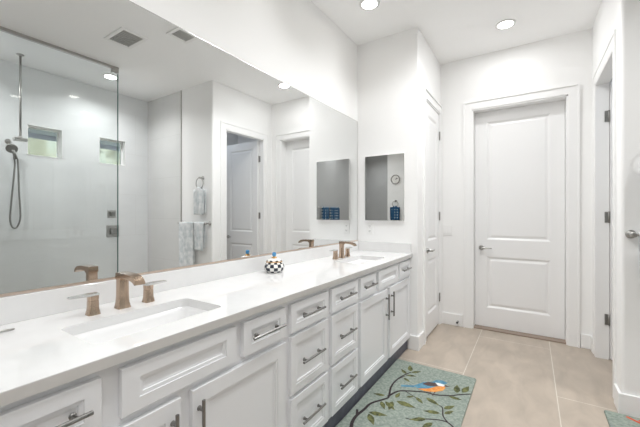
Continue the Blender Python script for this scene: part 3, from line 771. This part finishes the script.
def rugs():
    bm = bmesh.new(); rug_base(bm, 0.540, 1.174, 1.25, 2.785); z = 0.0128
    ribbon(bm, [(0.80, 1.36), (0.74, 1.47), (0.68, 1.60), (0.625, 1.738), (0.607, 1.79), (0.601, 1.854), (0.613, 1.937), (0.624, 2.031), (0.683, 2.13), (0.694, 2.173), (0.664, 2.29), (0.659, 2.393), (0.679, 2.507), (0.718, 2.605)], 0.026, 0.010, z, 1)
    ribbon(bm, [(0.688, 2.17), (0.723, 2.269), (0.781, 2.314), (0.892, 2.367), (0.96, 2.372), (1.052, 2.417), (1.109, 2.469), (1.172, 2.519)], 0.017, 0.012, z + 0.0002, 1)
    ribbon(bm, [(0.575, 1.918), (0.605, 1.856)], 0.016, 0.018, z + 0.0003, 1)
    ribbon(bm, [(0.774, 2.30), (0.841, 2.269), (0.895, 2.231)], 0.008, 0.004, z + 0.0003, 1)
    ribbon(bm, [(0.87, 2.0), (0.912, 2.012), (0.995, 2.07), (1.088, 2.103), (1.151, 2.06)], 0.007, 0.012, z, 1)
    ribbon(bm, [(0.996, 2.259), (1.038, 2.241), (1.063, 2.151), (1.098, 2.104)], 0.006, 0.010, z + 0.0002, 1)
    ribbon(bm, [(0.72, 1.52), (0.86, 1.66), (0.98, 1.72), (1.09, 1.70)], 0.012, 0.006, z + 0.0002, 1)
    ribbon(bm, [(0.659, 2.42), (0.70, 2.52), (0.74, 2.56)], 0.008, 0.005, z + 0.0003, 1)
    leaves = [((0.668, 2.168), (0.585, 2.149)), ((0.697, 2.103), (0.786, 2.043)), ((0.737, 2.129), (0.752, 2.021)), ((0.672, 2.089), (0.726, 2.014)), ((0.757, 2.149), (0.896, 2.14)), ((0.74, 2.185), (0.743, 2.264)), ((0.8, 2.231), (0.845, 2.275)), ((0.858, 2.269), (0.92, 2.213)), ((0.918, 2.301), (1.018, 2.253)), ((1.04, 2.17), (0.941, 2.137)), ((0.982, 2.062), (0.895, 1.997)), ((1.024, 2.046), (0.98, 1.96)), ((1.05, 2.231), (1.105, 2.309)), ((1.065, 2.177), (1.109, 2.243)), ((1.046, 2.402), (1.135, 2.405)), ((1.085, 2.48), (1.066, 2.60)), ((1.119, 2.506), (1.144, 2.625)), ((0.652, 1.93), (0.767, 1.962)), ((0.658, 1.917), (0.731, 1.828)), ((0.694, 2.554), (0.632, 2.614)), ((0.709, 2.614), (0.672, 2.719)), ((0.721, 2.596), (0.783, 2.661)), ((0.7, 2.535), (0.777, 2.561)), ((0.696, 2.485), (0.758, 2.445)),
              ((0.86, 1.66), (0.83, 1.75)), ((0.93, 1.70), (1.0, 1.62)), ((1.0, 1.72), (1.08, 1.79)), ((0.78, 1.57), (0.88, 1.52)), ((0.72, 1.52), (0.62, 1.50)), ((1.06, 1.71), (1.13, 1.65))]
    for i, (a, b) in enumerate(leaves): leaf(bm, a, b, z + 0.0004 + 0.00003 * (i % 7), 2)
    flat(bm, [(0.715, 2.372), (0.796, 2.413), (0.812, 2.391), (0.722, 2.345)], z + 0.0006, 3)
    flat(bm, [(0.795, 2.408), (0.845, 2.501), (0.915, 2.553), (0.955, 2.515), (0.935, 2.446), (0.838, 2.388)], z + 0.0007, 3)
    flat(bm, [(0.834, 2.386), (0.900, 2.428), (0.941, 2.489), (0.99, 2.526), (1.004, 2.503), (0.995, 2.455), (0.95, 2.404), (0.885, 2.378)], z + 0.0009, 4)
    flat(bm, [(0.844, 2.471), (0.872, 2.523), (0.931, 2.537), (0.959, 2.517), (0.941, 2.489), (0.886, 2.464)], z + 0.0010, 5)
    flat(bm, [(0.919, 2.545), (0.949, 2.553), (0.99, 2.545), (0.987, 2.515), (0.949, 2.508)], z + 0.0011, 6)
    flat(bm, [(0.901, 2.538), (0.916, 2.582), (0.959, 2.603), (1.003, 2.586), (0.985, 2.546), (0.942, 2.548)], z + 0.0012, 3)
    flat(bm, [(0.988, 2.546), (1.03, 2.539), (0.999, 2.518)], z + 0.0012, 5)
    for x0_, x1_ in ((0.918, 0.925), (0.945, 0.952)): flat(bm, [(x0_, 2.35), (x1_, 2.35), (x1_ + 0.003, 2.408), (x0_ + 0.003, 2.408)], z + 0.0008, 5)
    o = obj('bath_rug', bm, [M['rug'], M['bark'], M['leaf'], M['rblue'], M['rorange'], M['rbrown'], M['rwhite']], loc=(0.86, 2.0, 0))
    tag(o, 'long sage green hooked bath rug with a blue and orange bird on leafy branches', 'rug')
    bm = bmesh.new(); rug_base(bm, 1.930, 2.55, 1.75, 2.80)
    for p in ([(2.035, 2.775), (2.09, 2.735), (2.16, 2.70), (2.30, 2.60)], [(2.09, 2.765), (2.15, 2.725), (2.25, 2.70), (2.42, 2.69)], [(2.16, 2.70), (2.2, 2.5), (2.25, 2.2)]): ribbon(bm, p, 0.018, 0.022, z, 1)
    for a, b in (((2.2, 2.5), (2.08, 2.42)), ((2.22, 2.35), (2.36, 2.4)), ((2.3, 2.6), (2.42, 2.52)), ((2.25, 2.2), (2.15, 2.05)), ((2.24, 2.25), (2.38, 2.12))): leaf(bm, a, b, z + 0.0003, 1)
    o = obj('bath_rug', bm, [M['rug'], M['rred']], loc=(2.24, 2.27, 0))
    tag(o, 'sage green bath rug with red strokes, its corner by the wall return', 'rug')
rugs()

# ------------------------------------------------------------------ greenery beyond the shower windows
bm = bmesh.new(); rnd = random.Random(7)
nx, nz = 60, 22; g = []
for j in range(nz + 1):
    row = []
    for i in range(nx + 1):
        y = -6 + 16 * i / nx; z = -0.1 + 3.6 * j / nz
        dp = 0.35 * math.sin(y * 1.7) + 0.2 * math.sin(y * 4.1 + z * 2) + rnd.uniform(-0.15, 0.15)
        row.append(bm.verts.new((8.5 + dp + 0.25 * (z / 4.2) ** 2, y, z + (rnd.uniform(-0.25, 0.25) if j == nz else 0))))
    g.append(row)
for a, b in zip(g, g[1:]):
    for i in range(nx): f = bm.faces.new((a[i], a[i + 1], b[i + 1], b[i])); f.smooth = True
back = [[bm.verts.new((9.8, v.co.y, v.co.z)) for v in r] for r in (g[0], g[-1])]
for i in range(nx):
    bm.faces.new((back[0][i], back[0][i + 1], back[1][i + 1], back[1][i])); bm.faces.new((g[-1][i], g[-1][i + 1], back[1][i + 1], back[1][i]))
o = obj('hedge', bm, M['hedge']); tag(o, 'tall yellow-green hedge seen through the shower windows', 'hedge')
